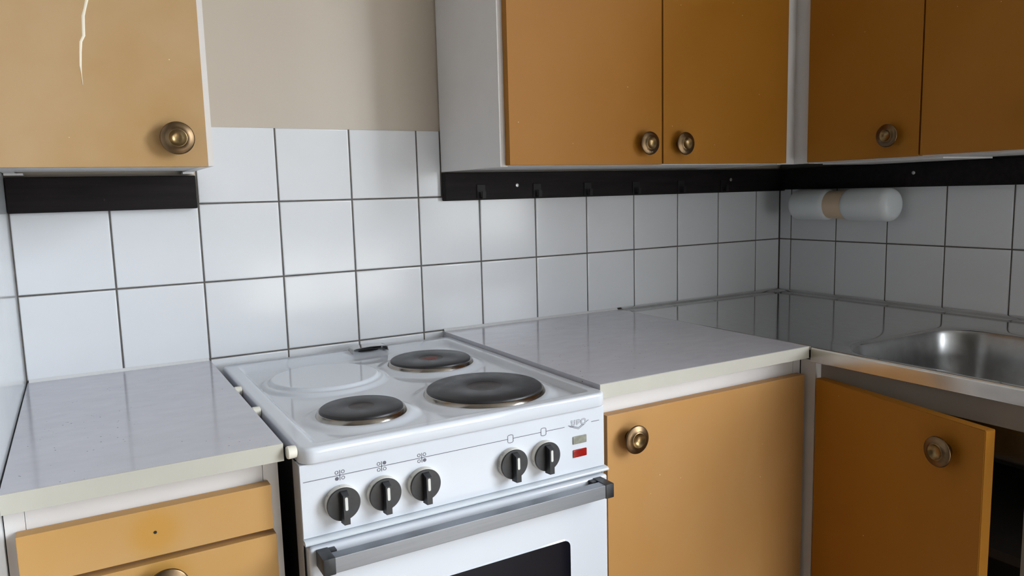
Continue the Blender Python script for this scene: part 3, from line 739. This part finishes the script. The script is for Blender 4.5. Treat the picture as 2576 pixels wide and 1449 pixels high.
# indicator lamps
for z, mt, lab in ((0.8232, LENSG, 'unlit clear indicator lamp'), (0.8014, LENSR, 'red indicator lamp')):
    bm = nb(); xm = 0.6056; w, h = 0.0132, 0.0064
    box(bm, xm-w/2-0.0, xm+w/2, YF-0.0018, YF+0.002, z-h/2, z+h/2, bev=0.0006)
    for v in bm.verts: v.co.x = xm+(v.co.x-xm)*1.95; v.co.z = z+(v.co.z-z)*1.95
    o = obj('indicator_lamp', bm, mt, cp); o['label'] = lab
# control knobs
def skirt_text(parent, cx, cz, s, ang, size):
    rr_ = 0.02345
    loc = (cx+rr_*math.cos(ang), YF-0.0047, cz+rr_*math.sin(ang))
    nrm = Vector((math.cos(ang), 0, math.sin(ang))); upv = Vector((0, 1, 0)); rt = upv.cross(nrm)
    rot = Matrix((rt, upv, nrm)).transposed().to_euler()
    text_mesh(s, size, INKL, 'skirt_number', parent, loc, rot)
for ki, kx in enumerate(KX):
    kz = 0.8115
    bm = nb(); lathe(bm, [(0.0233, 0.0), (0.0230, 0.0088), (0.0220, 0.0094)], 48, (kx, YF, kz), 'y')
    kb = obj('control_knob', bm, BEIGEP, sv, angle=40); kb['label'] = 'ivory skirted control knob with a black cap'
    bm = nb(); lathe(bm, [(0.0212, 0.0088), (0.0222, 0.0096), (0.0227, 0.0112), (0.0221, 0.0120), (0.0150, 0.0121)], 48, (kx, YF, kz), 'y')
    # raised grip bar, tapering towards its front face
    yb_, yt_ = YF-0.0118, YF-0.0235
    fa = [(kx-0.0048, kz-0.0248), (kx+0.0048, kz-0.0248), (kx+0.0048, kz+0.0195), (kx-0.0048, kz+0.0195)]
    fb = [(kx-0.0040, kz-0.0240), (kx+0.0040, kz-0.0240), (kx+0.0040, kz+0.0150), (kx-0.0040, kz+0.0150)]
    A = [bm.verts.new((x, yb_+0.0015, z)) for x, z in fa]; B = [bm.verts.new((x, yt_, z)) for x, z in fb]
    bm.faces.new(A); bm.faces.new(B[::-1])
    for i in range(4): bm.faces.new((A[i], A[(i+1) % 4], B[(i+1) % 4], B[i]))
    obj('cap', bm, BLACKP, kb, angle=30)
    bm = nb(); pts = rrect(kx-0.0019, kx+0.0019, kz-0.0045, kz+0.0135, 0.0018, 5); prism(bm, pts, yt_-0.0003, yt_+0.0004, 'y'); obj('pointer', bm, POINT, kb)
    if ki == 3:
        skirt_text(kb, kx, kz, '100', math.radians(172), 0.0062); skirt_text(kb, kx, kz, '50', math.radians(133), 0.0062)
    elif ki == 4:
        skirt_text(kb, kx, kz, 'D', math.radians(190), 0.0055)
    else:
        skirt_text(kb, kx, kz, '0', math.radians(145), 0.0058)
        if ki == 0: skirt_text(kb, kx, kz, 'I', math.radians(96), 0.0055)
# oven door with glass and handle
YD = -0.6330
od = obj('oven_door', (lambda b: (box(b, 0.1705, 0.6505, YD, -0.602, 0.20, 0.7606, bev=0.006, seg=4), b)[1])(nb()), ENAM, sv, angle=60)
bm = nb(); prism(bm, rrect(0.2460, 0.5756, 0.34, 0.6705, 0.012, 6), YD-0.0006, YD+0.001, 'y'); g = obj('oven_glass', bm, GLASSB, od); g['label'] = 'black glass window of the oven'
bm = nb()
o1, i1 = rrect(0.2435, 0.5781, 0.3375, 0.6730, 0.0145, 6), rrect(0.2462, 0.5754, 0.3402, 0.6703, 0.012, 6)
va = [bm.verts.new((x, YD-0.0002, z)) for x, z in o1]; vb = [bm.verts.new((x, YD-0.0014, z)) for x, z in i1]
for i in range(len(va)): bm.faces.new((va[i], va[(i+1) % len(va)], vb[(i+1) % len(va)], vb[i]))
obj('glass_rim', bm, ENAM, od)
pbox('storage_drawer', (0.1705, 0.6505, YD, -0.602, 0.045, 0.195), ENAM, sv, bev=0.005)
# handle: aluminium bar between two black end brackets
hb = obj('handle', (lambda b: (box(b, 0.1930, 0.6225, -0.6660, -0.6480, 0.7376, 0.7585, bev=0.0010), b)[1])(nb()), ALU, od); wn(hb); wn(cp); wn(od); hb['label'] = 'brushed aluminium oven handle bar'
def bracket(x0, x1, inner):
    bm = nb()
    box(bm, x0, x1, -0.6675, -0.6320, 0.7368, 0.7597, bev=0.0016)
    xi = (x1, x1+0.008) if inner > 0 else (x0-0.008, x0)
    box(bm, xi[0]-0.001, xi[1]+0.001, -0.6440, -0.6320, 0.7380, 0.7585, bev=0.0012)
    return obj('handle_bracket', bm, BLACKP, od)
bracket(0.1785, 0.1945, 1); bracket(0.6215, 0.6370, -1)
# cream rubber buffers between the stove and the left worktop
for y in (-0.2400, -0.3900, -0.6080):
    bm = nb(); lathe(bm, [(0.0040, -0.0075), (0.0078, -0.0060), (0.0084, -0.001), (0.0084, 0.0045), (0.0072, 0.0060)], 24, (0.1610, y, 0.8875), 'x')
    o = obj('side_buffer', bm, BUMPM, sv); o['label'] = 'cream buffer on the side of the hob'
